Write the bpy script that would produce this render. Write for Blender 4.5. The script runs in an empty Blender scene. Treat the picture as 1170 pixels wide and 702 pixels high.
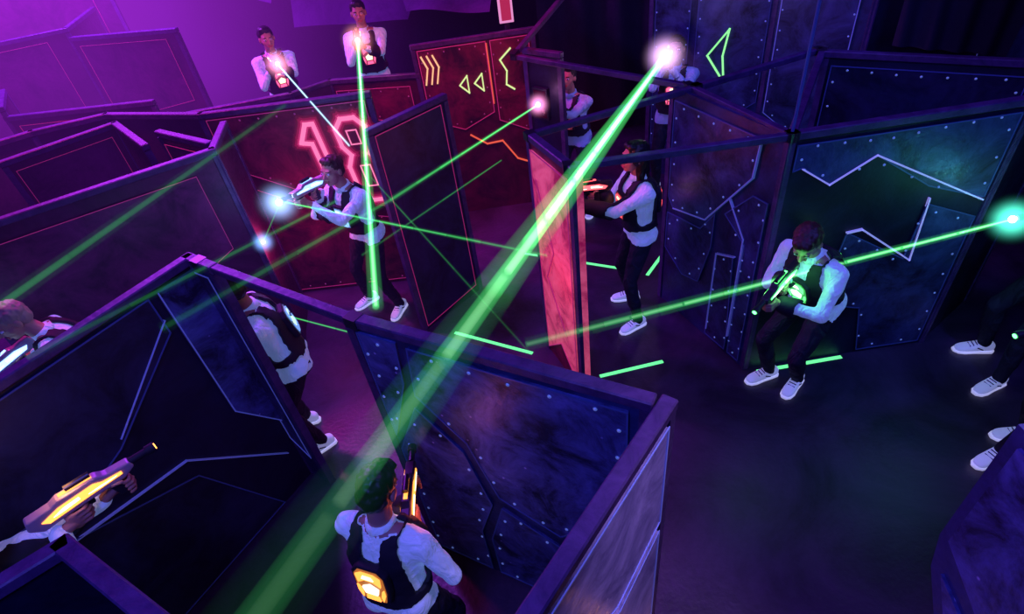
import bpy, bmesh, math, random
from mathutils import Vector, Matrix, noise
random.seed(4)
sc = bpy.context.scene
COL = sc.collection
try:
    sc.view_settings.view_transform = 'Standard'
    sc.view_settings.look = 'None'
except Exception:
    pass
V = Vector

# ------------------------------------------------------------------ materials
def mat(name, base=(.5, .5, .5), rough=.5, metal=0.0, emis=None, es=0.0):
    m = bpy.data.materials.new(name); m.use_nodes = True
    b = m.node_tree.nodes["Principled BSDF"]
    b.inputs["Base Color"].default_value = (*base, 1)
    b.inputs["Roughness"].default_value = rough
    b.inputs["Metallic"].default_value = metal
    if emis:
        b.inputs["Emission Color"].default_value = (*emis, 1)
        b.inputs["Emission Strength"].default_value = es
    return m

def mottled(name, c0, c1, scale=3.0, rough=.45, metal=.25, bump=.15, lo=.35, hi=.75, emis=0.0, specks=None):
    m = mat(name, c0, rough, metal)
    nt = m.node_tree; N = nt.nodes; L = nt.links; b = N["Principled BSDF"]
    tc = N.new("ShaderNodeTexCoord")
    n1 = N.new("ShaderNodeTexNoise"); n1.inputs["Scale"].default_value = scale
    n1.inputs["Detail"].default_value = 8; n1.inputs["Roughness"].default_value = .70
    n1.inputs["Distortion"].default_value = .6
    L.new(tc.outputs["Object"], n1.inputs["Vector"])
    r = N.new("ShaderNodeValToRGB")
    r.color_ramp.elements[0].position = lo; r.color_ramp.elements[0].color = (*c0, 1)
    r.color_ramp.elements[1].position = hi; r.color_ramp.elements[1].color = (*c1, 1)
    L.new(n1.outputs["Fac"], r.inputs["Fac"])
    out = r.outputs["Color"]
    if specks:
        vo = N.new("ShaderNodeTexVoronoi"); vo.inputs["Scale"].default_value = 9
        L.new(tc.outputs["Object"], vo.inputs["Vector"])
        r2 = N.new("ShaderNodeValToRGB"); r2.color_ramp.elements[0].position = .02; r2.color_ramp.elements[0].color = (1, 1, 1, 1)
        r2.color_ramp.elements[1].position = .075; r2.color_ramp.elements[1].color = (0, 0, 0, 1)
        L.new(vo.outputs["Distance"], r2.inputs["Fac"])
        mx = N.new("ShaderNodeMixRGB"); mx.inputs[2].default_value = (*specks, 1)
        L.new(r2.outputs["Color"], mx.inputs[0]); L.new(out, mx.inputs[1]); out = mx.outputs[0]
    L.new(out, b.inputs["Base Color"])
    n2 = N.new("ShaderNodeTexNoise"); n2.inputs["Scale"].default_value = 35
    n2.inputs["Detail"].default_value = 4
    L.new(tc.outputs["Object"], n2.inputs["Vector"])
    # scuffed roughness
    rr = N.new("ShaderNodeMapRange"); rr.inputs["To Min"].default_value = max(.1, rough-.18); rr.inputs["To Max"].default_value = min(1, rough+.2)
    L.new(n2.outputs["Fac"], rr.inputs["Value"]); L.new(rr.outputs["Result"], b.inputs["Roughness"])
    bp = N.new("ShaderNodeBump"); bp.inputs["Strength"].default_value = bump
    bp.inputs["Distance"].default_value = .01
    L.new(n2.outputs["Fac"], bp.inputs["Height"]); L.new(bp.outputs["Normal"], b.inputs["Normal"])
    if emis > 0:
        L.new(out, b.inputs["Emission Color"])
        b.inputs["Emission Strength"].default_value = emis
    return m

def folds(m, scale=9, strength=.8):
    nt = m.node_tree; N = nt.nodes; L = nt.links; b = N["Principled BSDF"]
    tc = N.new("ShaderNodeTexCoord"); mp = N.new("ShaderNodeMapping"); mp.inputs["Scale"].default_value = (1, 1, .55)
    n2 = N.new("ShaderNodeTexNoise"); n2.inputs["Scale"].default_value = scale; n2.inputs["Detail"].default_value = 3; n2.inputs["Distortion"].default_value = 1.6
    L.new(tc.outputs["Object"], mp.inputs[0]); L.new(mp.outputs[0], n2.inputs["Vector"])
    bp = N.new("ShaderNodeBump"); bp.inputs["Strength"].default_value = strength; bp.inputs["Distance"].default_value = .05
    L.new(n2.outputs["Fac"], bp.inputs["Height"]); L.new(bp.outputs["Normal"], b.inputs["Normal"])
    return m

def glow(name, col, s):
    return mat(name, (0.02, 0.02, 0.02), .5, 0, col, s)

def volmat(name, col, s):
    m = bpy.data.materials.new(name); m.use_nodes = True
    nt = m.node_tree; nt.nodes.clear()
    o = nt.nodes.new("ShaderNodeOutputMaterial"); e = nt.nodes.new("ShaderNodeEmission")
    e.inputs[0].default_value = (*col, 1); e.inputs[1].default_value = s
    nt.links.new(e.outputs[0], o.inputs["Volume"])
    return m

M_blue = mottled("blue_sheet", (.010, .011, .040), (.055, .08, .27), 2.6)
M_blue2 = mottled("blue_plate", (.010, .013, .05), (.10, .13, .40), 3.4, .42, .35, .3)
M_star = mottled("cosmic_plate", (.010, .013, .055), (.19, .24, .70), 3.6, .42, .25, .2, .38, .72, 0, (.5, .55, .95))
M_navy = mottled("navy_sheet", (.006, .006, .022), (.022, .026, .08), 2.2)
M_navy2 = mottled("navy_plate", (.008, .009, .032), (.04, .048, .14), 3)
M_litplate = mottled("lit_lilac_plate", (.10, .09, .26), (.6, .52, .95), 4, .38, .2, .15, .3, .7, 0, (.8, .75, .9))  # lighter lilac tone holds the pinkish light falling on wall C
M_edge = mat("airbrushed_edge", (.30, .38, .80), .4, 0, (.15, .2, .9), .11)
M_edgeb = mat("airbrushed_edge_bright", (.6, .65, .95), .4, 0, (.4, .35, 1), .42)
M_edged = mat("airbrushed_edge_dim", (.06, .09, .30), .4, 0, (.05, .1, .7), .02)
M_red = mottled("crimson_sheet", (.03, .004, .016), (.19, .02, .06), 2.2)
M_red2 = mottled("crimson_plate", (.04, .005, .018), (.36, .03, .08), 3)
M_wine = mottled("wine_sheet", (.022, .006, .026), (.12, .022, .10), 2)
M_wine2 = mottled("wine_plate", (.035, .007, .04), (.22, .03, .16), 2.5)
M_edger = mat("red_edge", (.6, .08, .25), .4, 0, (1, .05, .3), .16)
M_rail = mottled("painted_rail", (.035, .016, .08), (.11, .055, .19), 8, .5, 0, .3)
M_rivet = mat("rivet", (.4, .5, .9), .3, .4, (.2, .35, 1), .22)
M_rivetr = mat("rivet_red", (.5, .15, .3), .3, .4, (.7, .1, .4), .1)
M_floor = mottled("arena_floor", (.018, .010, .030), (.085, .05, .125), 1.3, .42, 0, .25)
M_shell = mottled("shell_paint", (.01, .005, .02), (.03, .015, .05), .8, .8, 0, .1)
M_drape = mottled("drape", (.05, .012, .08), (.14, .035, .2), 1.2, .8, 0, .2)
M_tape = glow("uv_tape", (.15, 1.0, .35), 1.2)
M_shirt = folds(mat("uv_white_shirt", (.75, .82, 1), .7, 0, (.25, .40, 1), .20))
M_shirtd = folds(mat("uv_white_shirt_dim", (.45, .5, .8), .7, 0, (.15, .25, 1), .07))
M_trous = folds(mat("dark_trousers", (.014, .014, .03), .8))
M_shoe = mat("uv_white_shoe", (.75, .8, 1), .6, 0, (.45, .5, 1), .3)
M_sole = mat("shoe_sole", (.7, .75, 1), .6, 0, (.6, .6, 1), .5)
M_lace = mat("shoe_stripe", (.03, .03, .08), .6)
M_skin = mat("skin", (.48, .26, .18), .5)
M_lip = mat("lips", (.4, .08, .08), .4)
M_eye = mat("eye_white", (.8, .8, .85), .2)
M_iris = mat("iris", (.02, .015, .01), .2)
M_hairk = mat("hair_black", (.008, .006, .006), .45)
M_hairb = mat("hair_brown", (.05, .025, .012), .5)
M_hairl = mat("hair_light", (.35, .28, .2), .5)
M_vest = mat("vest_fabric", (.012, .012, .02), .75)
M_gun = mat("phaser_shell", (.03, .03, .04), .35, .3)
M_gunl = mat("phaser_light_shell", (.5, .4, .45), .35, .2)
M_orange = mottled("red_graffiti", (.32, .006, .07), (1.0, .14, .26), 4, .5, 0, .1, .35, .7, .55)

# ------------------------------------------------------------------ helpers
def empty(name, loc):
    e = bpy.data.objects.new(name, None); e.location = loc
    e.empty_display_size = .1; COL.objects.link(e)
    return e

def put(name, me, mats, parent=None, smooth=False):
    for m in (mats if isinstance(mats, (list, tuple)) else [mats]):
        me.materials.append(m)
    if smooth:
        me.shade_smooth()
    o = bpy.data.objects.new(name, me); COL.objects.link(o)
    if parent:
        o.parent = parent
        o.matrix_parent_inverse = Matrix.Translation(parent.location).inverted()
    return o

def bput(name, bm, mats, parent=None, smooth=False):
    bmesh.ops.recalc_face_normals(bm, faces=bm.faces)
    me = bpy.data.meshes.new(name); bm.to_mesh(me); bm.free()
    return put(name, me, mats, parent, smooth)

def frame_for(ax, ref=V((0, 0, 1))):
    ax = ax.normalized()
    if abs(ax.dot(ref)) > .97: ref = V((0, 1, 0)) if abs(ax.y) < .9 else V((1, 0, 0))
    x = ref.cross(ax).normalized(); y = ax.cross(x).normalized()
    return x, y, ax

def rings(bm, rl):
    vs = [[bm.verts.new(p) for p in r] for r in rl]
    n = len(vs[0])
    for a, b in zip(vs[:-1], vs[1:]):
        for i in range(n):
            bm.faces.new((a[i], a[(i+1) % n], b[(i+1) % n], b[i]))
    bm.faces.new(vs[0][::-1]); bm.faces.new(vs[-1])

def capsule(bm, p0, p1, r0, r1, n=14):
    p0, p1 = V(p0), V(p1)
    d = p1 - p0
    if d.length < 1e-5: d = V((0, 0, 1e-4))
    x, y, z = frame_for(d)
    rl = []
    T = [2*math.pi*i/n for i in range(n)]
    for k in range(4):
        a = math.pi/2*(1 - k/3.0)*.93
        rl.append([p0 - z*r0*math.sin(a) + (x*math.cos(t) + y*math.sin(t))*r0*math.cos(a) for t in T])
    for k in range(4):
        a = math.pi/2*(k/3.0)*.93
        rl.append([p1 + z*r1*math.sin(a) + (x*math.cos(t) + y*math.sin(t))*r1*math.cos(a) for t in T])
    rings(bm, rl)

def cyl(bm, p0, p1, r0, r1=None, n=12):
    if r1 is None: r1 = r0
    p0, p1 = V(p0), V(p1); x, y, z = frame_for(p1 - p0)
    T = [2*math.pi*i/n for i in range(n)]
    rings(bm, [[p0 + (x*math.cos(t)+y*math.sin(t))*r0 for t in T], [p1 + (x*math.cos(t)+y*math.sin(t))*r1 for t in T]])

def ellipsoid(bm, c, X, Y, Z, rx, ry, rz, n=16, m=10):
    rl = []
    for k in range(m):
        a = -math.pi/2*.96 + math.pi*.96*k/(m-1)
        rl.append([c + Z*rz*math.sin(a) + (X*rx*math.cos(t) + Y*ry*math.sin(t))*math.cos(a) for t in [2*math.pi*i/n for i in range(n)]])
    rings(bm, rl)

def box(bm, c, X, Y, Z, sx, sy, sz):
    vs = [bm.verts.new(c + X*sx*i + Y*sy*j + Z*sz*k) for i in (-.5, .5) for j in (-.5, .5) for k in (-.5, .5)]
    for f in ((0, 1, 3, 2), (4, 6, 7, 5), (0, 4, 5, 1), (2, 3, 7, 6), (0, 2, 6, 4), (1, 5, 7, 3)):
        bm.faces.new([vs[i] for i in f])

def extrude_profile(bm, pts, O, X, Y, N, d0, d1):
    a = [bm.verts.new(O + X*p[0] + Y*p[1] + N*d0) for p in pts]
    b = [bm.verts.new(O + X*p[0] + Y*p[1] + N*d1) for p in pts]
    n = len(pts)
    for i in range(n):
        bm.faces.new((a[i], a[(i+1) % n], b[(i+1) % n], b[i]))
    bm.faces.new(a[::-1]); bm.faces.new(b)

WS = bpy.data.scenes.new("workshop")
def remesh(bm, voxel, it=3):
    bmesh.ops.recalc_face_normals(bm, faces=bm.faces)
    me = bpy.data.meshes.new("tmp"); bm.to_mesh(me); bm.free()
    o = bpy.data.objects.new("tmp", me); WS.collection.objects.link(o)
    m = o.modifiers.new("r", 'REMESH'); m.mode = 'VOXEL'; m.voxel_size = voxel
    if it:
        s = o.modifiers.new("s", 'SMOOTH'); s.factor = .5; s.iterations = it
    vl = WS.view_layers[0]; vl.update()
    dg = vl.depsgraph
    res = bpy.data.meshes.new_from_object(o.evaluated_get(dg))
    bpy.data.objects.remove(o); bpy.data.meshes.remove(me)
    return res

# ------------------------------------------------------------------ walls
class Plane:
    def __init__(s, p0, p1, side=(0, 0), flip=False):
        s.o = V((p0[0], p0[1], 0)); d = V((p1[0]-p0[0], p1[1]-p0[1], 0))
        s.L = d.length; s.u = d.normalized(); n = V((-s.u.y, s.u.x, 0))
        if n.dot(V((side[0], side[1], 0)) - s.o) < 0: n = -n
        s.n = -n if flip else n
    def at(s, u, z, d=0): return s.o + s.u*u + V((0, 0, z)) + s.n*d

def stroke(bm, pl, pts, w, d0, d1, closed=False):
    P = list(pts) + ([pts[0]] if closed else [])
    for a, b in zip(P[:-1], P[1:]):
        a, b = V(a), V(b); t = (b-a)
        if t.length < 1e-4: continue
        t.normalize(); q = V((-t.y, t.x))*w/2; a2 = a - t*w*.45; b2 = b + t*w*.45
        extrude_profile(bm, [a2+q, b2+q, b2-q, a2-q], pl.at(0, 0), pl.u, V((0, 0, 1)), pl.n, d0, d1)

def partition(p0, p1, h=2.0, sheet=None, plate=None, plates=(), lines=(), edge=None, rail=True,
              name="maze_partition", posts=True, rivetmat=None, side=(0, 0), flip=False, ew=.008, rivets=True, lineedge=None, lw=None):
    sheet = sheet or M_blue; plate = plate or M_blue2; edge = edge or M_edge; rivetmat = rivetmat or M_rivet
    pl = Plane(p0, p1, side, flip)
    par = empty(name, (pl.at(pl.L/2, 0)))
    Z = V((0, 0, 1))
    bm = bmesh.new(); box(bm, pl.at(pl.L/2, h/2-.01), pl.u, pl.n, Z, pl.L, .03, h-.02)
    bput("sheet", bm, sheet, par)
    if rail:
        bm = bmesh.new(); box(bm, pl.at(pl.L/2, h-.02), pl.u, pl.n, Z, pl.L+.05, .06, .05)
        o = bput("top_rail", bm, M_rail, par); b = o.modifiers.new("b", 'BEVEL'); b.width = .006
    if posts:
        bm = bmesh.new()
        for u in (0, pl.L): box(bm, pl.at(u, (h-.05)/2), pl.u, pl.n, Z, .045, .05, h-.05)
        bput("end_posts", bm, M_rail, par)
    if plates:
        bm = bmesh.new(); be = bmesh.new(); br = bmesh.new()
        for poly in plates:
            extrude_profile(bm, poly, pl.at(0, 0), pl.u, Z, pl.n, .012, .027)
            stroke(be, pl, poly, ew, .027, .031, True)
            cx = sum(p[0] for p in poly)/len(poly); cz = sum(p[1] for p in poly)/len(poly)
            n = len(poly)
            for i in range(n):
                a, b = V(poly[i]), V(poly[(i+1) % n]); l = (b-a).length
                k = max(1, int(l/.17))
                for j in range(k):
                    q = a.lerp(b, (j+.5)/k); q = q + (V((cx, cz)) - q).normalized()*.04
                    c = pl.at(q.x, q.y, .028)
                    if rivets: ellipsoid(br, c, pl.u, Z, pl.n, .009, .009, .006, 8, 5)
        bput("armour_plates", bm, plate, par); bput("plate_edges", be, edge, par)
        if rivets: bput("rivets", br, rivetmat, par, True)
        else: br.free()
    if lines:
        be = bmesh.new()
        for l in lines: stroke(be, pl, l, lw or ew*1.2, .014, .034)
        bput("painted_lines", be, lineedge or edge, par)
    return pl, par

def beam(p0, p1, z0=1.98, z1=1.98, w=.05, name="overhead_beam", m=None, br=True):
    a, b = V((p0[0], p0[1], z0)), V((p1[0], p1[1], z1))
    par = empty(name, (a+b)/2)
    x, y, z = frame_for(b-a)
    bm = bmesh.new(); box(bm, (a+b)/2, x, y, z, w, w*.85, (b-a).length)
    o = bput("timber", bm, m or M_rail, par); bv = o.modifiers.new("b", 'BEVEL'); bv.width = .005
    if br:
        bm = bmesh.new()
        for p in (a, b): box(bm, p - z*0, x, y, z, w*1.25, w*1.1, .07)
        bput("end_brackets", bm, M_gun, par)
    return par

def shell(name, lo, hi, m):
    bm = bmesh.new(); c = (V(lo)+V(hi))/2; s = V(hi)-V(lo)
    box(bm, c, V((1, 0, 0)), V((0, 1, 0)), V((0, 0, 1)), *s)
    return bput(name, bm, m)
shell("floor", (-7, -3, -.1), (6.5, 11, 0), M_floor)
shell("ceiling", (-7, -3, 5.4), (6.5, 11, 5.5), M_shell)
shell("wall_back", (-7, 11, 0), (6.5, 11.1, 5.4), M_shell)
shell("wall_front", (-7, -3.1, 0), (6.5, -3, 5.4), M_shell)
shell("wall_left", (-7.1, -3, 0), (-7, 11, 5.4), M_shell)
shell("wall_right", (6.5, -3, 0), (6.6, 11, 5.4), M_shell)
shell("stage_platform", (-3.2, 6.75, 0), (-.75, 9.3, .58), M_wine)

# --- foreground left wall
L1, l1par = partition((-1.70, 2.72), (-2.82, 1.06), sheet=M_navy, plate=M_navy2,
    plates=[[(.30, .02), (.62, .80), (1.30, 1.10), (1.95, .9), (1.95, .02)], [(.30, 1.70), (.82, 1.32), (1.0, 1.25), (1.9, 1.45), (1.9, 1.93), (.30, 1.93)]],
    lines=[[(1.23, 1.06), (.62, .95), (.10, .36)], [(.79, 1.37), (.29, 1.78)]], edge=M_edged, rivets=False, lineedge=M_edge, lw=.006)
bm = bmesh.new(); extrude_profile(bm, [(.005, 1.94), (.005, .62), (.25, 1.0), (.25, 1.94)], L1.at(0, 0), L1.u, V((0, 0, 1)), L1.n, .028, .05)
bput("corner_plate", bm, M_star, l1par)
bm = bmesh.new(); stroke(bm, L1, [(.005, .62), (.25, 1.0), (.25, 1.94)], .007, .05, .054); bput("corner_plate_edge", bm, M_edge, l1par)
partition((-1.70, 2.72), (-1.53, 2.59), sheet=M_blue, plate=M_blue2, plates=[[(.03, .45), (.17, .3), (.17, 1.92), (.03, 1.92)]], rivets=False)
beam((-1.62, 2.66), (-.70, 1.975))
# --- foreground main wall A
partition((-.72, 1.99), (.42, 1.28), sheet=M_blue, plate=M_star,
    plates=[[(.04, 1.93), (.25, 1.93), (.22, 1.66), (.04, 1.2)],
            [(.31, 1.92), (1.28, 1.92), (1.28, 1.2), (.95, .8), (.62, .95), (.50, 1.35), (.27, 1.60)],
            [(.04, 1.08), (.24, 1.5), (.46, 1.26), (.56, .85), (.44, .5), (.44, .04), (.04, .04)],
            [(.62, .85), (.95, .68), (1.28, 1.05), (1.28, .04), (.5, .04), (.5, .45)]], edge=M_edged)
# --- wall C (runs toward the camera)
partition((.48, 1.25), (-.42, .25), sheet=M_blue, plate=M_litplate, side=(1, 0),
    plates=[[(.04, 1.92), (.9, 1.92), (.9, 1.5), (.4, 1.2), (.04, 1.3)], [(.04, 1.22), (.38, 1.12), (.9, 1.4), (1.2, 1.2), (1.2, .04), (.04, .04)]], edge=M_edge, rivets=False)
# --- foreground bottom-left block
partition((-1.52, 1.05), (-1.0, .69), sheet=M_blue, plate=M_blue2, plates=[[(.05, 1.9), (.6, 1.9), (.6, 1.3), (.3, 1.1), (.05, 1.2)]], edge=M_edged, rivets=False)
partition((-1.52, 1.05), (-1.98, .72), sheet=M_navy, plate=M_navy2)
# --- cut-away armour screen at the right foreground
SC = Plane((1.3, .84), (1.3, -.4), (0, 0)); par = empty("armour_screen_panel", SC.at(.6, 0))
pp = [(0, 2.2), (0, 1.63), (.035, 1.48), (.13, 1.33), (.20, 1.0), (.24, 0), (1.2, 0), (1.2, 2.2)]
bm = bmesh.new(); extrude_profile(bm, pp, SC.at(0, 0), SC.u, V((0, 0, 1)), SC.n, -.02, .02); bput("sheet", bm, M_blue, par)
bm = bmesh.new(); extrude_profile(bm, [(.04, 2.15), (.04, 1.66), (.3, 1.5), (.6, 1.7), (.6, 2.15)], SC.at(0, 0), SC.u, V((0, 0, 1)), SC.n, .02, .032)
extrude_profile(bm, [(.18, 1.36), (.08, 1.52), (.3, 1.42), (.6, 1.6), (1.1, 1.5), (1.1, .1), (.28, .1), (.25, 1.0)], SC.at(0, 0), SC.u, V((0, 0, 1)), SC.n, .02, .032); bput("armour_plates", bm, M_star, par)
# --- centre graffiti panel
partition((.29, 3.67), (.48, 3.09), sheet=M_red2, plate=M_orange, side=(0, 3), edge=M_edger, rivets=False,
    plates=[[(.04, 1.9), (.56, 1.9), (.56, .06), (.3, .3), (.04, .06)]], lines=[[(.1, 1.7), (.3, 1.2), (.15, .9), (.4, .5)]])
partition((.49, 3.085), (.535, 3.085), sheet=M_orange, plate=M_orange, side=(0.5, 0), rail=False, posts=False, name="graffiti_return")
beam((.46, 3.13), (1.80, 3.10)); beam((.29, 3.67), (1.56, 4.07)); beam((.37, 5.47), (1.56, 4.07))
beam((1.56, 4.07), (2.65, 4.45)); beam((1.52, 4.12), (1.80, 3.10)); beam((1.80, 3.10), (1.80, 3.101), 1.95, 3.3, .018, "steel_pole", M_edged, False)
# --- wall D
partition((1.43, 4.15), (1.80, 3.10), sheet=M_blue, plate=M_blue2, rail=False, side=(0, 3),
    plates=[[(.05, 1.9), (.92, 1.9), (.90, 1.62), (.50, 1.10), (.12, 1.02), (.05, 1.1)],
            [(.05, .95), (.46, 1.0), (.60, 1.2), (.60, .9), (.50, .5), (.30, .45), (.05, .6)],
            [(.66, .88), (.84, .95), (.90, .2), (.90, .04), (.66, .04)],
            [(.70, 1.25), (.93, 1.5), (1.06, 1.5), (1.06, .04), (.94, .04), (.93, 1.1)]], edge=M_edged,
    lines=[[(.92, 1.88), (.90, 1.62), (.50, 1.10), (.12, 1.02)], [(.73, 1.38), (.91, 1.14), (.91, .2)], [(.67, .1), (.67, .88), (.85, .95)]], lineedge=M_edge)
# --- wall E
partition((1.80, 3.10), (3.25, 3.10), sheet=M_navy, plate=M_blue2,
    plates=[[(.04, 1.92), (1.4, 1.92), (1.4, 1.35), (.98, 1.5), (.56, 1.78), (.30, 1.62), (.10, 1.77), (.04, 1.75)],
            [(.52, 1.22), (1.0, .92), (1.02, 1.36), (1.40, 1.2), (1.4, .04), (.9, .04), (.8, .5), (.45, .6)]],
    lines=[[(.10, 1.76), (.30, 1.62), (.56, 1.78), (1.40, 1.33)], [(.52, 1.22), (.62, 1.23), (1.05, .9), (1.02, 1.4)]], lineedge=M_edgeb, edge=M_edged)
# --- wall F
partition((2.68, 4.36), (3.75, 3.55), sheet=M_navy, plate=M_navy2,
    plates=[[(.05, 1.9), (1.25, 1.9), (1.25, 1.2), (.7, 1.4), (.4, 1.1), (.05, 1.3)]], edge=M_edged)
beam((1.80, 3.10), (2.66, 4.40)); partition((3.25, 3.1), (3.9, 3.5), sheet=M_navy)
# --- wall G
G, _ = partition((1.98, 6.64), (3.01, 5.94), h=2.42, sheet=M_blue, plate=M_blue2, edge=M_edged,
    plates=[[(.5, 2.32), (1.20, 2.32), (1.20, 1.0), (1.0, .85), (.5, .85)], [(.05, 2.2), (.42, 2.2), (.42, .5), (.05, .4)]])
par = empty("neon_arrow_sign", G.at(.75, 1.2)); bm = bmesh.new()
stroke(bm, G, [(.84, 1.74), (.64, 1.47), (.84, 1.2), (.80, 1.47)], .018, .032, .045, True); bput("arrow_outline", bm, glow("neon_green", (.3, 1, .35), 1.1), par)
partition((3.01, 5.94), (3.6, 5.30), h=2.42, sheet=M_blue, plate=M_blue2, plates=[[(.06, 2.25), (.75, 2.25), (.75, .9), (.4, .7), (.06, .9)]])
partition((3.6, 5.30), (5.2, 4.6), h=2.5, sheet=M_navy, plate=M_blue2, plates=[[(.9, 2.4), (1.6, 2.4), (1.6, 1.5), (.9, 1.3)]])
# --- dark panel with red edge
partition((-.86, 4.16), (-.30, 4.68), sheet=M_navy, plate=M_navy2, edge=M_edger, plates=[[(.03, 1.94), (.7, 1.94), (.7, .1), (.03, .04)]], rivets=False, ew=.006)
# --- red neon back wall
BK, _ = partition((-.62, 6.30), (.63, 6.30), sheet=M_red, plate=M_red2, edge=M_edger, rivetmat=M_rivetr,
    plates=[[(.04, 1.94), (.75, 1.94), (.75, 1.2), (.4, 1.05), (.04, 1.2)], [(.80, 1.94), (1.2, 1.94), (1.2, .9), (.80, 1.1)]])
partition((-1.6, 6.54), (-.62, 6.30), h=1.72, sheet=M_red, plate=M_red2, edge=M_edger, rivetmat=M_rivetr, plates=[[(.05, 1.6), (.9, 1.6), (.9, 1.2), (.05, 1.3)]], ew=.006)
Mye = glow("neon_yellow", (1, .50, .25), 1.1); Myg = glow("neon_lime", (.75, .9, .35), 1.0); Mor = glow("neon_orange", (1, .12, .06), .8)
par = empty("neon_symbol_sign", BK.at(.5, 1.5))
bm = bmesh.new()
for k in range(3):
    x = .07 + .06*k
    stroke(bm, BK, [(x, 1.60), (x+.045, 1.76), (x, 1.88)], .016, .032, .045)
bput("slash_marks", bm, Mye, par)
bm = bmesh.new()
for x in (.42, .58): stroke(bm, BK, [(x+.09, 1.63), (x, 1.54), (x+.09, 1.45)], .014, .032, .045, True)
bput("triangle_marks", bm, Myg, par)
bm = bmesh.new(); stroke(bm, BK, [(1.0, 1.84), (.88, 1.74), (.94, 1.62), (.92, 1.48), (1.0, 1.42)], .016, .032, .045)
bput("bracket_mark", bm, Myg, par)
bm = bmesh.new(); stroke(bm, BK, [(.45, .98), (.62, .85), (.8, .86), (.95, .62), (1.2, .5)], .016, .032, .045)
stroke(bm, BK, [(.76, 1.3), (.76, 1.92)], .012, .032, .045); bput("orange_slashes", bm, Mor, par)
# --- screen panel
SP, _ = partition((.48, 5.61), (.76, 5.32), sheet=M_navy, side=(0, 0))
par = empty("score_screen", SP.at(.2, 1.4)); bm = bmesh.new(); box(bm, SP.at(.18, 1.52, .04), SP.u, SP.n, V((0, 0, 1)), .17, .04, .3); bput("bezel", bm, M_gun, par)
bm = bmesh.new(); box(bm, SP.at(.18, 1.52, .062), SP.u, SP.n, V((0, 0, 1)), .14, .006, .26); bput("glass", bm, mat("screen_red", (.02, 0, .01), .2, 0, (.5, .02, .1), .04), par)
beam((.37, 5.47), (1.5, 6.6), 2.0, 2.6)
# --- light-box sign above
par = empty("light_box_sign", (.42, 7.0, 1.9))
bm = bmesh.new(); box(bm, V((.42, 7.0, 2.15)), V((1, 0, 0)), V((0, 1, 0)), V((0, 0, 1)), .16, .06, .46); bput("frame", bm, glow("lightbox_pink", (1, .35, .75), .8), par)
bm = bmesh.new(); box(bm, V((.42, 6.96, 2.15)), V((1, 0, 0)), V((0, 1, 0)), V((0, 0, 1)), .11, .03, .40); bput("face", bm, glow("lightbox_red", (.7, .03, .12), .6), par)
bm = bmesh.new(); cyl(bm, (.42, 7.0, 0), (.42, 7.0, 1.93), .03); bput("stand", bm, M_gun, par)
# --- "18" wall
N8, _ = partition((-2.43, 5.12), (-.95, 5.03), sheet=M_red, plate=M_red2, edge=M_edger, rivetmat=M_rivetr,
    plates=[[(.04, 1.94), (1.44, 1.94), (1.44, .9), (.8, 1.08), (.25, 1.38), (.04, 1.5)], [(.04, 1.35), (.25, 1.22), (.8, .92), (1.44, .78), (1.44, .04), (.04, .04)]], ew=.006)
par = empty("glowing_graffiti_number", N8.at(1.1, 1.3))
def shear(P): return [(x + (1.5-z)*.10, z) for x, z in P]
one = shear([(.80, 1.64), (.90, 1.80), (.97, 1.80), (.97, 1.20), (.89, 1.20), (.89, 1.62)])
e1 = shear([(1.14, 1.72), (1.22, 1.81), (1.34, 1.81), (1.41, 1.72), (1.41, 1.56), (1.36, 1.47), (1.42, 1.36), (1.42, 1.12), (1.35, 1.0), (1.2, 1.0), (1.13, 1.12), (1.13, 1.36), (1.19, 1.47), (1.14, 1.56)])
e2 = shear([(1.23, 1.70), (1.32, 1.70), (1.32, 1.57), (1.23, 1.57)]); e3 = shear([(1.23, 1.36), (1.32, 1.36), (1.32, 1.15), (1.23, 1.15)])
for wq, cc, ss, dd in ((.15, (.7, .01, .12), .14, .028), (.11, (.8, .015, .15), .30, .0295), (.07, (.9, .04, .24), .6, .031), (.04, (1, .2, .45), 1.1, .033)):  # wide dim layers put a glow halo around the spray strokes
    bm = bmesh.new()
    for q in (one, e1): stroke(bm, N8, q, wq, dd, dd+.003, True)
    if wq < .05:
        for q in (e2, e3): stroke(bm, N8, q, .012, dd, dd+.003, True)
    bput("spray_glow_stroke", bm, glow("graffiti_pink", cc, ss), par)
# --- upper-left maze
kw = dict(sheet=M_wine, plate=M_wine2, edge=M_edger, rivetmat=M_rivetr, rivets=False, ew=.004)
partition((-3.6, 3.36), (-2.05, 4.25), plates=[[(.1, 1.85), (1.6, 1.85), (1.6, 1.2), (.9, .9), (.1, 1.1)]], **kw)
partition((-2.05, 4.25), (-2.13, 4.80), side=(0, 4), **kw)
partition((-3.90, 4.66), (-3.23, 5.23), plates=[[(.05, 1.9), (.8, 1.9), (.8, 1.3), (.05, 1.1)]], **kw)
partition((-3.23, 5.23), (-2.69, 4.56), **kw)
partition((-2.68, 4.83), (-2.13, 4.40), plates=[[(.05, 1.9), (.62, 1.9), (.62, 1.3), (.05, 1.1)]], **kw)
partition((-4.9, 4.75), (-4.04, 5.34), **kw)
partition((-4.04, 5.34), (-3.45, 5.53), **kw)
partition((-3.45, 5.53), (-2.43, 5.12), **kw)
partition((-4.9, 6.3), (-3.3, 6.1), h=1.9, plates=[[(.1, 1.8), (1.4, 1.8), (1.4, 1.2), (.8, 1.4), (.1, 1.0)]], **kw)
partition((-3.3, 6.1), (-1.98, 6.28), h=1.72, plates=[[(.1, 1.6), (1.2, 1.6), (1.2, 1.1), (.1, 1.0)]], **kw)
partition((-1.98, 6.28), (-1.6, 6.54), h=1.72, **kw)
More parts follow.
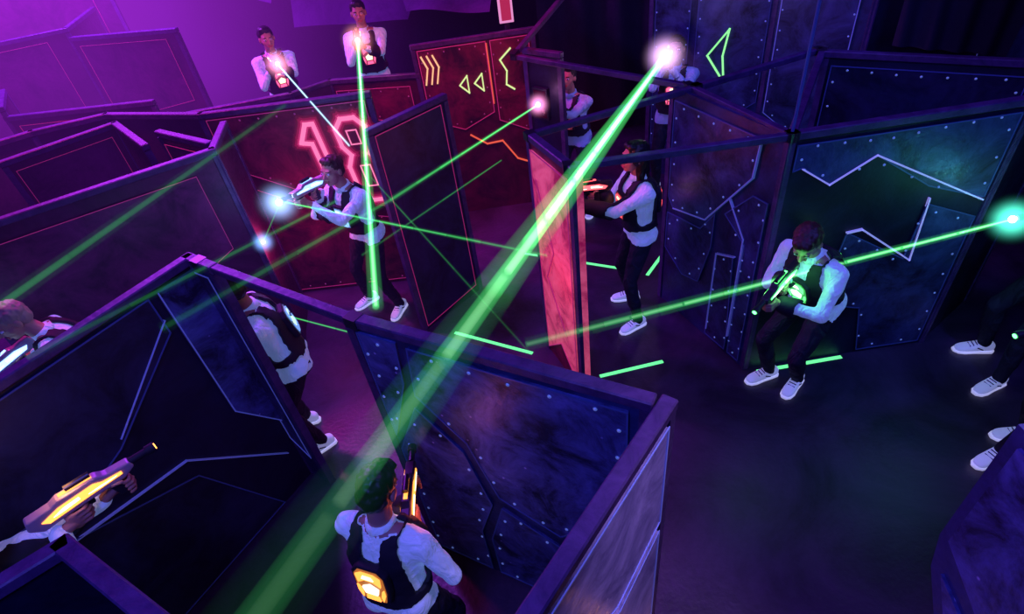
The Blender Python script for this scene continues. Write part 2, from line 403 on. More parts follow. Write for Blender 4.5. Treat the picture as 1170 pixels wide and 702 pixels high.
partition((-6.4, 7.0), (-4.7, 7.7), h=2.4, plates=[[(.1, 2.3), (1.6, 2.3), (1.6, 1.5), (.8, 1.2), (.1, 1.7)]], **kw)
partition((-4.7, 7.7), (-3.3, 7.3), h=2.3, plates=[[(.1, 2.2), (1.3, 2.2), (1.3, 1.5), (.1, 1.3)]], **kw)
partition((-4.7, 7.7), (-5.0, 9.0), h=2.4, side=(-3, 8), **kw)
partition((-6.6, 8.9), (-4.8, 9.2), h=2.8, plates=[[(.1, 2.7), (1.6, 2.7), (1.6, 1.9), (.8, 1.7), (.1, 2.0)]], **kw)
partition((-4.9, 6.3), (-5.3, 7.0), side=(0, 7), **kw)
# drapes
def drape(name, a, b, c, d, folds=9, amp=.07, m=None):
    par = empty(name, (V(a)+V(b)+V(c)+V(d))/4)
    a, b, c, d = V(a), V(b), V(c), V(d); bm = bmesh.new(); nu, nv = 80, 14
    nrm = (b-a).cross(d-a).normalized(); g = []
    for j in range(nv+1):
        row = []
        for i in range(nu+1):
            s, t = i/nu, j/nv
            p = a.lerp(b, s).lerp(d.lerp(c, s), t)
            p = p + nrm*(amp*math.sin(s*folds*6.283 + t*1.5) + .06*noise.noise(p*1.3))
            row.append(bm.verts.new(p))
        g.append(row)
    for j in range(nv):
        for i in range(nu): bm.faces.new((g[j][i], g[j][i+1], g[j+1][i+1], g[j+1][i]))
    bput("cloth", bm, m or M_drape, par, True)
drape("sloping_drape", (-4.6, 9.6, 2.9), (-2.9, 9.8, 2.0), (-2.0, 10.7, 4.2), (-4.6, 10.7, 4.9), 2, .05)
drape("sloping_drape", (-2.6, 9.5, 1.7), (-.9, 9.4, 1.6), (.2, 10.6, 3.4), (-2.2, 10.6, 4.6), 1.5, .04)
drape("sloping_drape", (-.75, 7.9, 2.0), (.25, 7.4, 1.98), (.8, 9.6, 3.0), (-1.2, 9.8, 3.4), 1, .02)
drape("black_curtain", (.9, 8.2, 0), (5.8, 7.6, 0), (5.8, 7.6, 4.6), (.9, 8.2, 4.6), 10, .06, M_shell)
drape("hanging_cloth", (3.62, 4.95, 1.75), (4.5, 4.7, 1.6), (4.6, 4.7, 2.9), (3.6, 4.95, 2.9), 4, .03, M_shell)

# --- floor tapes
for a, b in (((-.57, 4.05), (.12, 3.62)), ((.64, 3.23), (1.19, 3.29)), ((.23, 5.18), (1.21, 4.63)), ((1.39, 4.48), (1.76, 4.94)), ((1.88, 3.03), (2.58, 3.05))):
    par = empty("floor_tape", (a[0], a[1], 0)); a, b = V((*a, 0)), V((*b, 0)); t = (b-a).normalized()
    q = V((-t.y, t.x, 0)); bm = bmesh.new(); box(bm, (a+b)/2 + V((0, 0, .002)), t, q, V((0, 0, 1)), (b-a).length, .032, .004); bput("strip", bm, M_tape, par)

# ------------------------------------------------------------------ people
def ik(a, t, l1, l2, pole):
    d = t - a; L = d.length; mx = (l1+l2)*.985
    if L > mx: d = d*(mx/L); L = mx; t = a + d
    x = (l1*l1 - l2*l2 + L*L)/(2*L); h = math.sqrt(max(1e-6, l1*l1 - x*x))
    dn = d.normalized(); p = (pole - dn*pole.dot(dn)).normalized()
    return a + dn*x + p*h, t

def sdist(p, a, b):
    ab = b-a; t = max(0, min(1, (p-a).dot(ab)/max(1e-9, ab.length_squared))); return (p - a - ab*t).length

def phaser(par, G, g, s, u, colr, shell_m, strength=2.0):
    e = empty("phaser", G); e.parent = par; e.matrix_parent_inverse = Matrix.Translation(par.location).inverted()
    O = G + u*.055
    def sub(nm, bm, m, bev=0, sm=False):
        o = bput(nm, bm, m, None, sm); o.parent = e; o.matrix_parent_inverse = Matrix.Translation(G).inverted()
        if bev: q = o.modifiers.new("b", 'BEVEL'); q.width = bev; q.segments = 2
    bm = bmesh.new()
    prof = [(-.15, .01), (-.14, .055), (-.05, .06), (-.02, .075), (.12, .075), (.15, .055), (.24, .05), (.25, .02), (.20, -.01), (.05, -.015), (-.04, -.02), (-.11, -.03)]
    extrude_profile(bm, prof, O, g, u, s, -.024, .024)
    sub("receiver", bm, shell_m, .008)
    bm = bmesh.new(); extrude_profile(bm, [(-.03, 0), (.025, 0), (.01, -.11), (-.045, -.11)], O - u*.005, g, u, s, -.016, .016)
    extrude_profile(bm, [(.13, 0), (.19, 0), (.185, -.08), (.15, -.08)], O - u*.005, g, u, s, -.016, .016)
    extrude_profile(bm, [(.03, -.012), (.075, -.012), (.07, -.05), (.04, -.05), (.04, -.042), (.062, -.042), (.066, -.02), (.03, -.02)], O, g, u, s, -.006, .006)
    sub("grips", bm, M_gun, .006)
    bm = bmesh.new(); cyl(bm, O + g*.24 + u*.035, O + g*.33 + u*.035, .017, .015, 16); cyl(bm, O + g*.31 + u*.035, O + g*.345 + u*.035, .022, .022, 16)
    cyl(bm, O + g*.02 + u*.09, O + g*.11 + u*.09, .013, .013, 12); box(bm, O + g*.06 + u*.078, g, s, u, .05, .012, .02)
    sub("barrel_and_scope", bm, M_gun, 0)
    bm = bmesh.new()
    for q in (-1, 1):
        extrude_profile(bm, [(-.10, .02), (-.03, .045), (.10, .055), (.13, .04), (.20, .035), (.20, .022), (.06, .012), (-.08, .0)], O, g, u, s*q, .024, .028)
    box(bm, O + g*.05 + u*.077, g, s, u, .12, .018, .004)
    sub("light_strips", bm, glow("phaser_glow", colr, strength))
    bm = bmesh.new()
    for q in (-1, 1):
        extrude_profile(bm, [(-.06, .018), (-.02, .034), (.04, .04), (.04, .028), (-.02, .020)], O, g, u, s*q, .028, .031)
        extrude_profile(bm, [(.07, .026), (.12, .030), (.18, .030), (.12, .024)], O, g, u, s*q, .028, .031)
    sub("hot_strips", bm, glow("phaser_hot", (1, .85, .6) if colr[0] > .8 else (.8, 1, .95), strength*1.3))
    bm = bmesh.new(); cyl(bm, O + g*.343 + u*.035, O + g*.349 + u*.035, .013, .013, 12); sub("muzzle_lens", bm, glow("lens_glow", colr, 6))
    return O + g*.35 + u*.035

def hand(bm, C, g, s, u, sg, wrist):
    S = s*sg
    def P(a, b, c): return C + S*a + g*b + u*c
    ellipsoid(bm, P(.026, -.018, -.005), S, g, u, .015, .030, .044)
    capsule(bm, P(.024, -.035, -.012), wrist, .024, .026)
    for i, (ln, r) in enumerate(((.95, .0085), (1.05, .009), (1.0, .0085), (.85, .0075))):
        z = .030 - .021*i
        k = [P(.030, .0, z), P(.027, .030*ln, z-.001), P(.004, .045*ln, z-.003), P(-.020, .038*ln, z-.003), P(-.027, .016, z-.002)]
        for a, b in zip(k[:-1], k[1:]): capsule(bm, a, b, r, r*.95, 8)
    k = [P(.020, -.032, .012), P(.0, -.036, .036), P(-.020, -.018, .044), P(-.027, .010, .042)]
    for a, b, r in zip(k[:-1], k[1:], (.013, .011, .0095)): capsule(bm, a, b, r, r*.9, 8)

def person(feet, pelvis, aim, yaw, lean=10, gun=.40, gz=-.04, base=0.0, hair=None, skin=None, shirt=None, long_hair=False,
           glowc=(1, .3, .05), gunm=None, look=None, name="laser_tag_player", leanyaw=None, turn=0, vest=True, vestglow=1.8, s=1.0, gunstr=2.0, side=0.0, det=1.0):
    hair = hair or M_hairk; skin = skin or M_skin; shirt = shirt or M_shirt
    par = empty(name, (pelvis[0], pelvis[1], base))
    Zw = V((0, 0, 1)); y = math.radians(yaw)
    F = V((math.cos(y), math.sin(y), 0)); R = V((F.y, -F.x, 0))
    lyw = math.radians(yaw if leanyaw is None else leanyaw); LD = V((math.cos(lyw), math.sin(lyw), 0)); la = math.radians(lean)
    P = V(pelvis); up = (Zw*math.cos(la) + LD*math.sin(la)).normalized()
    t = math.radians(yaw + turn); F2 = V((math.cos(t), math.sin(t), 0)); F2 = (F2 - up*F2.dot(up)).normalized(); R2 = F2.cross(up).normalized()
    T = .475*s; NB = P + up*T
    aimd = (V(aim) - NB).normalized()
    SH = {1: NB - up*.055*s + R2*.185*s, -1: NB - up*.055*s - R2*.185*s}
    HP = {1: P + R*.088*s - Zw*.03, -1: P - R*.088*s - Zw*.03}
    Gp = NB + aimd*gun*s + up*gz + R2*(.05+side)
    g = (V(aim) - Gp).normalized(); sd = g.cross(Zw).normalized(); gu = sd.cross(g).normalized()
    WR = {1: Gp - g*.085 - gu*.025 + sd*.02, -1: Gp + g*.168 - g*.07 - gu*.055 - sd*.045}
    seg = []; bm = bmesh.new()
    def tor(tt, rx, ry, dz=0):
        c = P + up*T*tt + F2*dz; n = 22
        return [c + R2*rx*s*math.cos(2*math.pi*i/n) + F2*ry*s*math.sin(2*math.pi*i/n) for i in range(n)]
    rings(bm, [tor(-.24, .07, .06), tor(-.17, .135, .10), tor(0, .165, .122, -.01), tor(.12, .160, .115, -.003), tor(.32, .146, .106), tor(.55, .160, .118, .005), tor(.75, .178, .125, .005), tor(.88, .165, .105), tor(.97, .11, .075, -.005), tor(1.04, .06, .055, -.005)])
    HB = NB + up*.10*s + F2*.015
    capsule(bm, NB - up*.03, HB, .058*s, .052*s); seg.append((NB + up*.01, HB, .055, 2))
    arms = {}
    for k in (1, -1):
        pole = (-Zw*.9 + R2*k*.55 - F2*.1)
        E, W = ik(SH[k], WR[k], .285*s, .255*s, pole); arms[k] = (E, W)
        capsule(bm, NB - up*.03 + R2*k*.06, SH[k], .055*s, .06*s)
        capsule(bm, SH[k], E, .058*s, .046*s); capsule(bm, E, W, .046*s, .034*s)
        capsule(bm, SH[k] - up*.05 - R2*k*.05, SH[k], .07*s, .055*s)
        seg += [(SH[k], E, .052, 0), (E, W, .04, 0)]
    legs = {}
    for k in (1, -1):
        f = V((*feet[k], base)) if len(feet[k]) == 2 else V(feet[k])
        A = f + Zw*.085*s; H = HP[k]
        K, A2 = ik(H, A, .43*s, .43*s, F + R*k*.18); legs[k] = (K, A2)
        capsule(bm, H, K, .090*s, .060*s, 18); capsule(bm, K, K.lerp(A2, .35), .060*s, .060*s); capsule(bm, K.lerp(A2, .35), A2, .060*s, .045*s)
        ellipsoid(bm, H - F*.03 + Zw*.02, R, F, Zw, .09*s, .1*s, .1*s)
        seg += [(H, K, .075, 1), (K, A2, .05, 1)]
    me = remesh(bm, .0125*det, 3)
    me.materials.append(shirt); me.materials.append(M_trous); me.materials.append(skin)
    for v in me.vertices:
        n_ = noise.noise(v.co*9)*.008 + noise.noise(v.co*22)*.005
        v.co = v.co + v.normal*n_
    lab = []
    for p in me.polygons:
        c = p.center; best = 9; L = 0
        for a, b, r, l in seg:
            d = sdist(c, a, b) - r*s
            if d < best: best = d; L = l
        q = c - P; tt = q.dot(up)/T
        rad = math.hypot(q.dot(R2)/.17, q.dot(F2)/.118)
        if -.3 < tt < 1.0 and rad < 1.25 and L != 0 : L = 0 if tt > -.13 else 1
        if L == 2 and tt < 1.02: L = 0
        p.material_index = L; lab.append((tt, q.dot(R2)/s, q.dot(F2)/s, L))
    me.shade_smooth()
    o = bpy.data.objects.new("body", me); COL.objects.link(o); o.parent = par; o.matrix_parent_inverse = Matrix.Translation(par.location).inverted()
    bm = bmesh.new(); n = 20
    def rg(c, r): return [c + R2*r*math.cos(6.2832*i/n) + F2*r*math.sin(6.2832*i/n) for i in range(n)]
    rings(bm, [rg(NB - up*.005, .074*s), rg(NB + up*.022, .066*s), rg(NB + up*.045, .063*s)]); bput("collar", bm, shirt, par, True)
    if vest:
        bm = bmesh.new(); bm.from_mesh(me); bm.faces.ensure_lookup_table(); kill = []
        for i, (tt, a, d, L) in enumerate(lab):
            core = .10 < tt < .80 and abs(a) < .13 and abs(d) > .03
            strap = .78 <= tt < 1.04 and .04 < abs(a) < .12
            belt = .15 < tt < .28 and abs(a) < .19
            if not (L == 0 and (core or strap or belt)): kill.append(bm.faces[i])
        bmesh.ops.delete(bm, geom=kill, context='FACES')
        bm.normal_update()
        for v in bm.verts: v.co = v.co + v.normal*.017
        for _ in range(7): bmesh.ops.smooth_vert(bm, verts=[v for v in bm.verts if v.is_boundary], factor=.5, use_axis_x=True, use_axis_y=True, use_axis_z=True)
        vm = bpy.data.meshes.new("vest"); bm.to_mesh(vm); bm.free(); vm.materials.clear()
        for p in vm.polygons: p.material_index = 0
        o = put("vest", vm, M_vest, par, True); q = o.modifiers.new("s", 'SOLIDIFY'); q.thickness = .022; q.offset = 0
        mg = glow("vest_glow", glowc, vestglow)
        mg2 = glow("vest_glow_soft", tuple(c*.6 for c in glowc), vestglow*.3)
        mh = glow("vest_hot", (1, .75, .5) if glowc[0] > .8 else (.7, 1, .9), vestglow)
        for sg in (1, -1):
            c = P + up*T*.56 + F2*sg*.152*s; bm = bmesh.new(); bk = bmesh.new(); bs = bmesh.new(); bh = bmesh.new()
            extrude_profile(bk, [(-.07, -.11), (.07, -.11), (.085, -.04), (.085, .08), (.05, .12), (-.05, .12), (-.085, .08), (-.085, -.04)], c, R2, up, F2*sg, -.025, .012)
            o = bput("sensor_housing", bk, M_vest, par); q = o.modifiers.new("b", 'BEVEL'); q.width = .008; q.segments = 2
            extrude_profile(bs, [(-.058, -.095), (.058, -.095), (.07, -.03), (.07, .07), (.045, .105), (-.045, .105), (-.07, .07), (-.07, -.03)], c, R2, up, F2*sg, .012, .016)
            bput("sensor_diffuser", bs, mg2, par)
            extrude_profile(bm, [(-.055, .02), (-.02, .045), (.02, .045), (.055, .02), (.06, .075), (.03, .095), (-.03, .095), (-.06, .075)], c, R2, up, F2*sg, .016, .022)
            for k in (1, -1): extrude_profile(bm, [(k*.05, -.085), (k*.066, -.04), (k*.066, .0), (k*.055, -.01), (k*.045, -.05)], c, R2, up, F2*sg, .016, .022)
            extrude_profile(bm, [(-.035, -.09), (.035, -.09), (.03, -.06), (-.03, -.06)], c, R2, up, F2*sg, .016, .022)
            bput("sensor_lights", bm, mg, par)
            extrude_profile(bh, [(-.03, -.045), (.03, -.045), (.04, -.005), (0, .02), (-.04, -.005)], c, R2, up, F2*sg, .016, .024)
            extrude_profile(bh, [(-.03, .06), (.03, .06), (.02, .082), (-.02, .082)], c, R2, up, F2*sg, .022, .026)
            bput("sensor_core", bh, mh, par)
    # head
    lk = (V(look) - HB).normalized() if look else g
    hf = lk; hr = hf.cross(Zw).normalized(); hu = hr.cross(hf).normalized()
    C = HB + up*.065*s + hf*.02 + hu*.02
    def H(x, yy, z): return C + (hr*x + hf*yy + hu*z)*s
    bm = bmesh.new(); E_ = lambda x, yy, z, a, b, c: ellipsoid(bm, H(x, yy, z), hr, hf, hu, a*s, b*s, c*s)
    E_(0, -.012, .032, .075, .094, .086); E_(0, .028, -.028, .058, .066, .082); E_(0, .058, -.088, .026, .024, .02)
    E_(.04, .04, -.02, .024, .034, .03); E_(-.04, .04, -.02, .024, .034, .03)
    capsule(bm, H(0, .088, .012), H(0, .110, -.024), .008*s, .0135*s); capsule(bm, H(-.014, .098, -.028), H(.014, .098, -.028), .009*s, .009*s)
    capsule(bm, H(-.038, .076, .028), H(.038, .076, .028), .012*s, .012*s); capsule(bm, H(-.02, .086, -.058), H(.02, .086, -.058), .009*s, .009*s)
    for k in (1, -1): E_(k*.077, -.008, -.005, .010, .02, .03)
    capsule(bm, NB + up*.02, H(0, -.02, -.03), .054*s, .05*s)
    put("head", remesh(bm, .0065*det, 2), skin, par, True)
    bm = bmesh.new(); bi = bmesh.new()
    for k in (1, -1):
        ellipsoid(bm, H(k*.031, .0815, .006), hr, hf, hu, .014*s, .012*s, .010*s); ellipsoid(bi, H(k*.031, .091, .006), hr, hf, hu, .006*s, .004*s, .006*s)
        capsule(bi, H(k*.018, .092, .026), H(k*.046, .082, .026), .004*s, .003*s, 8)
    bput("eyes", bm, M_eye, par, True); bput("irises_and_brows", bi, M_iris, par, True)
    bm = bmesh.new(); capsule(bm, H(-.022, .0915, -.054), H(.022, .0915, -.054), .006*s, .006*s, 8); capsule(bm, H(-.018, .091, -.063), H(.018, .091, -.063), .0065*s, .0065*s, 8); bput("lips", bm, M_lip, par, True)
    bm = bmesh.new(); E_ = lambda x, yy, z, a, b, c: ellipsoid(bm, H(x, yy, z), hr, hf, hu, a*s, b*s, c*s)
    E_(0, -.026, .048, .084, .098, .085); E_(0, -.055, .0, .076, .062, .075); E_(0, .035, .10, .062, .05, .03)
    if long_hair:
        capsule(bm, H(.05, -.05, .02), H(.07, -.03, -.17), .05*s, .03*s); capsule(bm, H(-.05, -.05, .02), H(-.07, -.03, -.17), .05*s, .03*s)
        capsule(bm, H(0, -.07, .02), H(0, -.10, -.22), .065*s, .04*s); E_(.066, .0, .02, .022, .05, .07); E_(-.066, .0, .02, .022, .05, .07)
    hm = remesh(bm, .007*det, 1)
    for v in hm.vertices: v.co = v.co + v.normal*(noise.noise(V((v.co.x*60, v.co.y*60, v.co.z*30)))*.007)
    put("hair", hm, hair, par, True)
    O = Gp
    bm = bmesh.new(); hand(bm, O, g, sd, gu, 1, arms[1][1]); put("right_hand", remesh(bm, .0045*det, 1), skin, par, True)
    bm = bmesh.new(); hand(bm, O + g*.168, g, sd, gu, -1, arms[-1][1]); put("left_hand", remesh(bm, .0045*det, 1), skin, par, True)
    mz = phaser(par, O, g, sd, gu, glowc, gunm or M_gun, gunstr)
    for k in (1, -1):
        A = legs[k][1]; b0 = A - Zw*.085*s
        fd = (F + R*k*.25).normalized(); fs = V((fd.y, -fd.x, 0))
        def sec(yy, w, z0, z1, n=14):
            r = []
            for i in range(n):
                an = 2*math.pi*i/n; ca, sa = math.cos(an), math.sin(an)
                cx = math.copysign(abs(ca)**.7, ca)*w; cz = (z0+z1)/2 + math.copysign(abs(sa)**.7, sa)*(z1-z0)/2
                r.append(b0 + (fd*yy + fs*cx + Zw*cz)*s)
            return r
        bm = bmesh.new(); rings(bm, [sec(-.082, .018, .03, .075), sec(-.07, .033, .018, .10), sec(-.03, .040, .018, .115), (sec(.02, .042, .018, .105)), sec(.07, .044, .018, .082), sec(.12, .047, .018, .066), sec(.16, .042, .018, .055), sec(.185, .022, .02, .04)])
        o = bput("shoe_upper", bm, M_shoe, par, True); q = o.modifiers.new("s", 'SUBSURF'); q.levels = 1; q.render_levels = 1
        bm = bmesh.new(); rings(bm, [sec(-.088, .022, .002, .026), sec(-.07, .038, .0, .028), sec(-.02, .042, .0, .028), sec(.05, .043, .0, .026), sec(.12, .051, .0, .026), sec(.165, .044, .0, .026), sec(.193, .022, .004, .024)])
        bput("shoe_sole", bm, M_sole, par, True)
        bm = bmesh.new()
        for j in range(4):
            yy = .035 + j*.02; z = .103 - j*.011
            capsule(bm, b0 + (fd*yy + fs*.024 + Zw*z)*s, b0 + (fd*yy - fs*.024 + Zw*z)*s, .004, .004, 6)
        for kk in (1, -1):
            capsule(bm, b0 + (fd*.01 + fs*.0415*kk + Zw*.05)*s, b0 + (fd*.05 + fs*.043*kk + Zw*.07)*s, .005, .005, 6)
        bput("shoe_laces", bm, M_lace, par, True)
    return par, mz, g

def light(name, kind, loc, col, power, size=.1, target=None, spot=None):
    d = bpy.data.lights.new(name, kind); d.color = col; d.energy = power
    if kind == 'AREA': d.size = size
    else: d.shadow_soft_size = size
    if kind == 'SPOT': d.spot_size = math.radians(spot or 60); d.spot_blend = .8
    o = bpy.data.objects.new(name, d); o.location = loc; COL.objects.link(o)
    if target is not None:
        o.rotation_euler = (V(target)-V(loc)).to_track_quat('-Z', 'Y').to_euler()
    return o

def haze(name, c, R, col, s, pw=1.0, par=None, part="fog_glow"):  # self-glowing volume, its emission stands in for lit haze
    own = par is None
    if own: par = empty(name, c)
    bm = bmesh.new(); bmesh.ops.create_icosphere(bm, subdivisions=3, radius=R)
    me = bpy.data.meshes.new(part); bm.to_mesh(me); bm.free()
    m = bpy.data.materials.new(part); m.use_nodes = True; nt = m.node_tree; nt.nodes.clear(); N = nt.nodes; L = nt.links
    o = N.new("ShaderNodeOutputMaterial"); e = N.new("ShaderNodeEmission"); e.inputs[0].default_value = (*col, 1)
    tc = N.new("ShaderNodeTexCoord"); ln = N.new("ShaderNodeVectorMath"); ln.operation = 'LENGTH'; L.new(tc.outputs["Object"], ln.inputs[0])
    mr = N.new("ShaderNodeMapRange"); mr.interpolation_type = 'SMOOTHSTEP'
    mr.inputs["From Min"].default_value = 0; mr.inputs["From Max"].default_value = R*.95; mr.inputs["To Min"].default_value = 1; mr.inputs["To Max"].default_value = 0
    L.new(ln.outputs["Value"], mr.inputs["Value"])
    pwn = N.new("ShaderNodeMath"); pwn.operation = 'POWER'; pwn.inputs[1].default_value = pw; L.new(mr.outputs["Result"], pwn.inputs[0])
    mu = N.new("ShaderNodeMath"); mu.operation = 'MULTIPLY'; mu.inputs[1].default_value = s; L.new(pwn.outputs[0], mu.inputs[0])
    L.new(mu.outputs[0], e.inputs[1]); L.new(e.outputs[0], o.inputs["Volume"])
    me.materials.append(m); ob = bpy.data.objects.new(part, me); COL.objects.link(ob); ob.parent = par

EX, EY, EZ = V((1, 0, 0)), V((0, 1, 0)), V((0, 0, 1))
def flash(p, core, halo, power=2.0, r=.022, hr=.09, h=1.0):
    par = empty("muzzle_or_spot_flash", p); bm = bmesh.new(); ellipsoid(bm, V(p), EX, EY, EZ, r, r, r); bput("flash_core", bm, glow("flash", core, 8), par, True)
    haze("", p, hr*1.8, halo, h*2.2/hr, 2.5, par, "flash_bloom")  # glowing ball adds a bloom around the flash
    light("flash_light", 'POINT', V(p) + V((0, 0, .03)), halo, power, .04)

def laser(p0, p1, r0, r1, col, prof, core=None, n=10, name="laser_beam"):
    p0, p1 = V(p0), V(p1); par = empty(name, p0); Lg = (p1-p0).length
    layers = [(1.0, col, 1.0, n, .0012), (2.3, col, .16, max(3, int(n*.6)), .0018)]
    if core: layers.append((.5, core, .7, max(3, int(n*.7)+1), .003))
    for (k, c, w, nn, gp) in layers:
        gap = gp/Lg; ofs = .0 if k == 1.0 else (.004 if k < 1 else .008)
        for i in range(nn):
            a, b = i/nn + gap + ofs*(1-i/nn), (i+1)/nn - gap - ofs*(i+1)/nn*.7
            if k > 1: a, b = i/nn + gap, (i+1)/nn - gap; a += ofs*(i > 0)*.5; b += ofs*.5*(i < nn-1) - gap
            ra, rb = r0+(r1-r0)*a, r0+(r1-r0)*b
            bm = bmesh.new(); cyl(bm, p0.lerp(p1, a), p0.lerp(p1, b), ra*k, rb*k, 20)
            bput({1.0: "beam_section", .5: "beam_core", 2.3: "beam_halo"}[k], bm, volmat("laser_haze", c, w*prof((a+b)/2)/((ra+rb)*k)), par, True)

ORA = (1, .3, .05); PNK = (1, .1, .25); BLU = (.2, .4, 1); GRN = (.1, 1, .2)
_, m1, g1 = person({1: (-2.40, 7.05), -1: (-2.14, 7.0)}, (-2.28, 7.05, 1.50), (-.98, 3.98, 1.97), -68, 14, base=.58, glowc=PNK, gunm=M_gunl, det=1.6, gun=.34)
_, m2, g2 = person({1: (-1.33, 7.05), -1: (-1.05, 7.05)}, (-1.19, 7.05, 1.56), (-.57, 1.91, 2.08), -84, 4, base=.58, glowc=PNK, det=1.6, gun=.34, gz=-.02, s=1.03)
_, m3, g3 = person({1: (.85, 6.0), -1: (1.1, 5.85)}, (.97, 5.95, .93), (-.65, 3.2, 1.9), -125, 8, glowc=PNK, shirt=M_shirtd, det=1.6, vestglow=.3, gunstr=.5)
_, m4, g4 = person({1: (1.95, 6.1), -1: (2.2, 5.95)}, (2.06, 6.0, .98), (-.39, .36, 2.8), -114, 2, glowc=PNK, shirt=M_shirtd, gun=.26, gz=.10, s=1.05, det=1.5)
_, m5, g5 = person({1: (-1.43, 4.73), -1: (-1.10, 4.52)}, (-1.22, 4.60, .93), (-2.3, 2.9, 1.62), -128, 10, glowc=BLU, gunm=M_gunl, hair=M_hairb, gun=.27, gz=.05, gunstr=3, det=1.15)
_, m6, g6 = person({1: (1.14, 4.16), -1: (1.10, 3.76)}, (1.14, 3.96, .92), (-2, 3.5, 1.45), 188, 2, glowc=(1, .08, .1), long_hair=True, hair=M_hairk, gun=.36, gz=-.10, s=.98, gunstr=3, det=1.15)
_, m7, g7 = person({1: (-1.80, 3.20), -1: (-1.62, 2.92)}, (-1.58, 2.98, .94), (-2.9, 3.1, 1.3), 200, 10, glowc=BLU, gun=.24, gz=-.10, s=1.03, gunstr=5, gunm=M_gunl, vestglow=1.0)
_, m8, g8 = person({1: (-3.0, 3.25), -1: (-2.95, 2.95)}, (-2.92, 3.14, .94), (-3.6, 2.5, 1.1), -155, 20, glowc=BLU, gunm=M_gunl, hair=M_hairl, gun=.24, gunstr=4)
_, m9, g9 = person({1: (-2.12, .98), -1: (-2.40, 1.18)}, (-2.30, 1.14, 1.04), (-.95, 2.25, 1.58), 42, 8, glowc=ORA, gunm=M_gunl, gun=.40, gz=.08, s=1.07, gunstr=3)
_, m10, g10 = person({1: (-.60, 1.18), -1: (-.86, 1.36)}, (-.72, 1.29, .89), (-.60, 3.2, 1.0), 66, 8, glowc=ORA, gun=.18, gz=-.12, look=(-.2, 2.6, .5), gunstr=2.5, s=.97, vestglow=2.4, side=.05)
_, m11, g11 = person({1: (1.93, 2.96), -1: (2.10, 2.84)}, (2.10, 2.88, .86), (.8, 2.0, .9), -155, 24, glowc=GRN, gun=.26, gz=-.08, hair=M_hairb, look=(1.2, 2.1, .5), gunstr=4, vestglow=2.4)
_, m12, g12 = person({1: (3.60, 2.90), -1: (3.45, 2.55)}, (3.72, 2.72, .90), (.05, 2.69, 1.0), 180, 6, glowc=GRN, gun=.16, det=1.15)
_, m13, g13 = person({1: (3.30, 2.1), -1: (3.02, 1.98)}, (3.27, 1.93, .93), (1.5, 1.9, .9), 180, 6, glowc=GRN, gun=.30, gz=-.1, det=1.15)

def fall(a, b, e=1.0): return lambda t: a + (b-a)*t**e
flash(m4 + g4*.03, (1, .85, 1), (.9, .5, 1), 5, .03, .16)
flash(m3 + g3*.02, (1, .7, .9), (1, .3, .7), 1, .022, .09)
flash(m2 + g2*.02, (1, .8, .8), (1, .3, .3), 5, .022, .13)
flash(m1 + g1*.02, (1, .8, .8), (1, .3, .5), 4, .02, .12)
flash(m5 + g5*.02, (.8, .9, 1), (.3, .5, 1), 5, .025, .13)
flash(m6 + g6*.01, (1, .4, .3), (1, .1, .1), 3, .014, .08)
flash(m12 + g12*.02, (.8, 1, 1), (.1, 1, .7), 1.5, .022, .11)
flash(m7 + g7*.01, (.8, .9, 1), (.3, .5, 1), 1.5, .016, .08)
flash(m8 + g8*.01, (.8, .9, 1), (.3, .5, 1), 1.5, .014, .07)
flash((-1.79, 3.81, 1.4), (.7, .85, 1), (.2, .4, 1), 1, .014, .07)  # glowing laser spot where a beam ends, no phaser muzzle here
light("phaser_spill", 'POINT', (1.72, 2.62, 1.25), GRN, 1.8, .05)
light("phaser_spill", 'POINT', (-.50, 1.45, 1.3), (1, .15, .1), .8, .05)
light("phaser_spill", 'POINT', (-1.85, 1.45, 1.8), (1, .4, .15), 1.2, .05)
light("phaser_spill", 'POINT', (.82, 3.78, 1.62), (1, .08, .1), 1.6, .05)
light("phaser_spill", 'POINT', (-.98, 6.45, 2.25), (1, .1, .2), 1.5, .05)
light("phaser_spill", 'POINT', (3.05, 2.45, 1.35), (.1, 1, .6), 1.6, .05)
# lasers
G1 = (.10, 1, .22); G2 = (.5, 1, .55)
laser(m4, V((-.39, .36, 2.8)) + (V((-.39, .36, 2.8))-m4)*.12, .014, .028, G1, lambda t: .85 if t < .66 else max(.02, .85*math.exp(-(t-.66)*12.5)), G2, 20)
laser(m2, (-.57, 1.91, 2.08), .010, .015, G1, fall(.9, .5), G2, 8)
laser(m3, (-.65, 3.2, 1.9), .005, .009, G1, fall(.8, .15), None, 8)
laser((-.65, 3.2, 1.9), (-1.47, 1.92, 2.13), .009, .013, G1, fall(.13, .02), None, 4)
laser(m5, (.33, 3.5, 1.1), .005, .009, G1, fall(.9, .12), None, 8)
laser(m12, (.05, 2.69, 1.0), .009, .021, G1, fall(1.1, .07, .8), G2, 12)
laser(m1, (-.98, 3.98, 1.97), .005, .006, (.4, .7, 1), fall(.8, .5), None, 4)
laser((-1.6, 4.85, 2.05), (-2.55, 2.45, 2.03), .013, .018, G1, fall(.02, .12), None, 6)
laser((-1.79, 3.81, 1.4), m5, .004, .004, G1, fall(.25, .15), None, 3)
laser((-1.5, 3.0, 1.3), (-.92, 2.66, 1.3), .003, .004, G1, fall(.5, .4), None, 3)
laser((-1.0, 3.3, 1.9), (-2.05, 1.9, 2.1), .008, .012, G1, fall(.12, .03), None, 4)
laser((-.9, 4.0, 1.7), (.1, 3.3, .3), .005, .008, G1, fall(.14, .03), None, 4)
laser((.1, 4.6, 1.4), (-.9, 3.1, 1.6), .004, .006, G1, fall(.16, .04), None, 4)

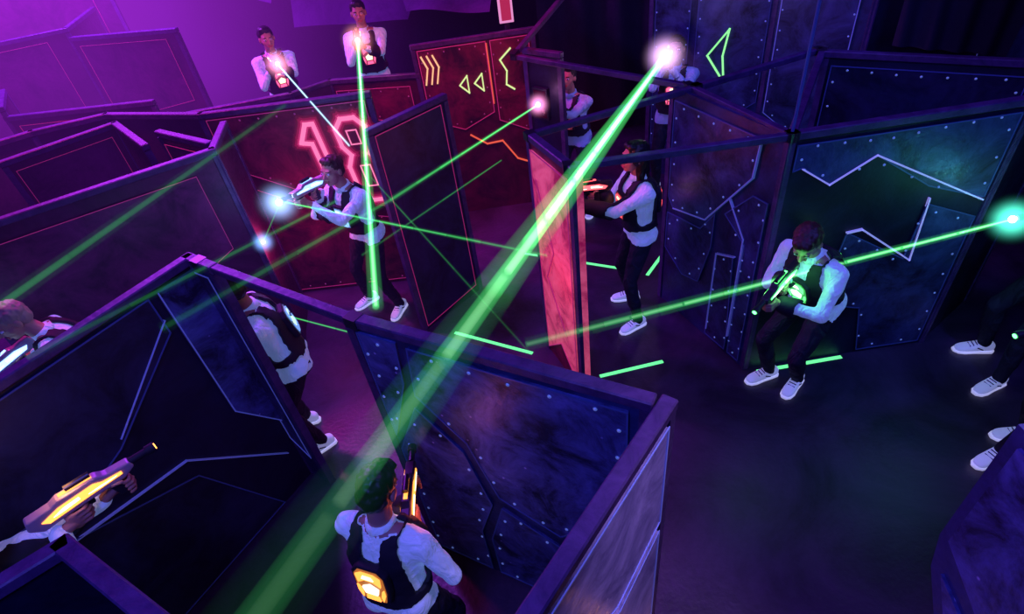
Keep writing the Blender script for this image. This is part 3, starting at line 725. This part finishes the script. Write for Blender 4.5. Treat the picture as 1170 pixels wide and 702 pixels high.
haze("stage_fog_glow", (-5.2, 8.2, 3.2), 5.4, (.50, .03, .95), .12)  # purple glow of the lit haze put into an emissive volume
haze("arena_fog_glow", (-2.6, 5.2, 2.2), 4.6, (.36, .04, .9), .012)  # faint emissive veil imitates violet light in the haze

# ------------------------------------------------------------------ lights
PUR = (.45, .04, 1); MAG = (1, .03, .55); BL = (.08, .11, 1); RED = (1, .02, .08)
light("purple_wash", 'AREA', (-4.5, 7.6, 4.9), PUR, 400, 1.4, (-4.0, 6.6, 0))
light("magenta_wash", 'SPOT', (-3.4, 5.2, 4.9), MAG, 560, .2, (-2.9, 4.9, 0), 90)
light("violet_wash", 'SPOT', (-2.0, 4.6, 5.0), (.35, .06, 1), 560, .2, (-1.3, 3.1, 0), 60)
light("violet_fill", 'AREA', (.5, 3.0, 5.1), (.25, .05, 1), 35, 2.0, (.5, 3.0, 0))
light("blue_wash_left", 'AREA', (-1.0, -.6, 4.6), (.12, .11, 1), 85, 1.0, (-.5, 1.9, .9))
light("blue_wash_right", 'SPOT', (3.0, .6, 5.0), (.10, .11, 1), 270, .2, (2.3, 3.4, 1.1), 52)
light("blue_wash_far", 'SPOT', (3.2, 3.2, 4.9), BL, 230, .2, (2.6, 6.2, 1.5), 58)
light("red_wash", 'SPOT', (0, 4.6, 4.4), RED, 300, .2, (-.1, 6.3, 1.2), 60)
light("red_floor_glow", 'POINT', (-1.9, 4.5, 1.0), (1, .03, .25), 7, .25)
light("centre_red_fill", 'POINT', (.1, 3.1, 1.1), (1, .05, .12), 3, .1)  # unseen point light added to redden the centre graffiti panel
light("pink_spot", 'SPOT', (2.0, .6, 4.6), (.6, .4, 1), 420, .2, (.35, 1.05, .8), 30)
light("amber_spill", 'POINT', (.50, .98, .35), (1, .35, .1), .4, .03)
w = bpy.data.worlds.new("w"); sc.world = w; w.use_nodes = True
w.node_tree.nodes["Background"].inputs[0].default_value = (.01, .005, .03, 1); w.node_tree.nodes["Background"].inputs[1].default_value = .3

# ------------------------------------------------------------------ camera
cd = bpy.data.cameras.new("camera"); cam = bpy.data.objects.new("camera", cd); COL.objects.link(cam)
cd.sensor_width = 36; cd.lens = 20.0; cd.clip_start = .05
th = math.radians(39.528); a_, b_ = .1485, .9889
R0 = V((1, 0, 0)); U0 = V((0, math.sin(th), math.cos(th))); F0 = V((0, math.cos(th), -math.sin(th)))
X = R0*b_ - U0*a_; Y = R0*a_ + U0*b_; Zc = -F0
cam.matrix_world = Matrix(((X.x, Y.x, Zc.x, 0), (X.y, Y.y, Zc.y, 0), (X.z, Y.z, Zc.z, 3.55), (0, 0, 0, 1)))
sc.camera = cam
bpy.data.scenes.remove(WS)
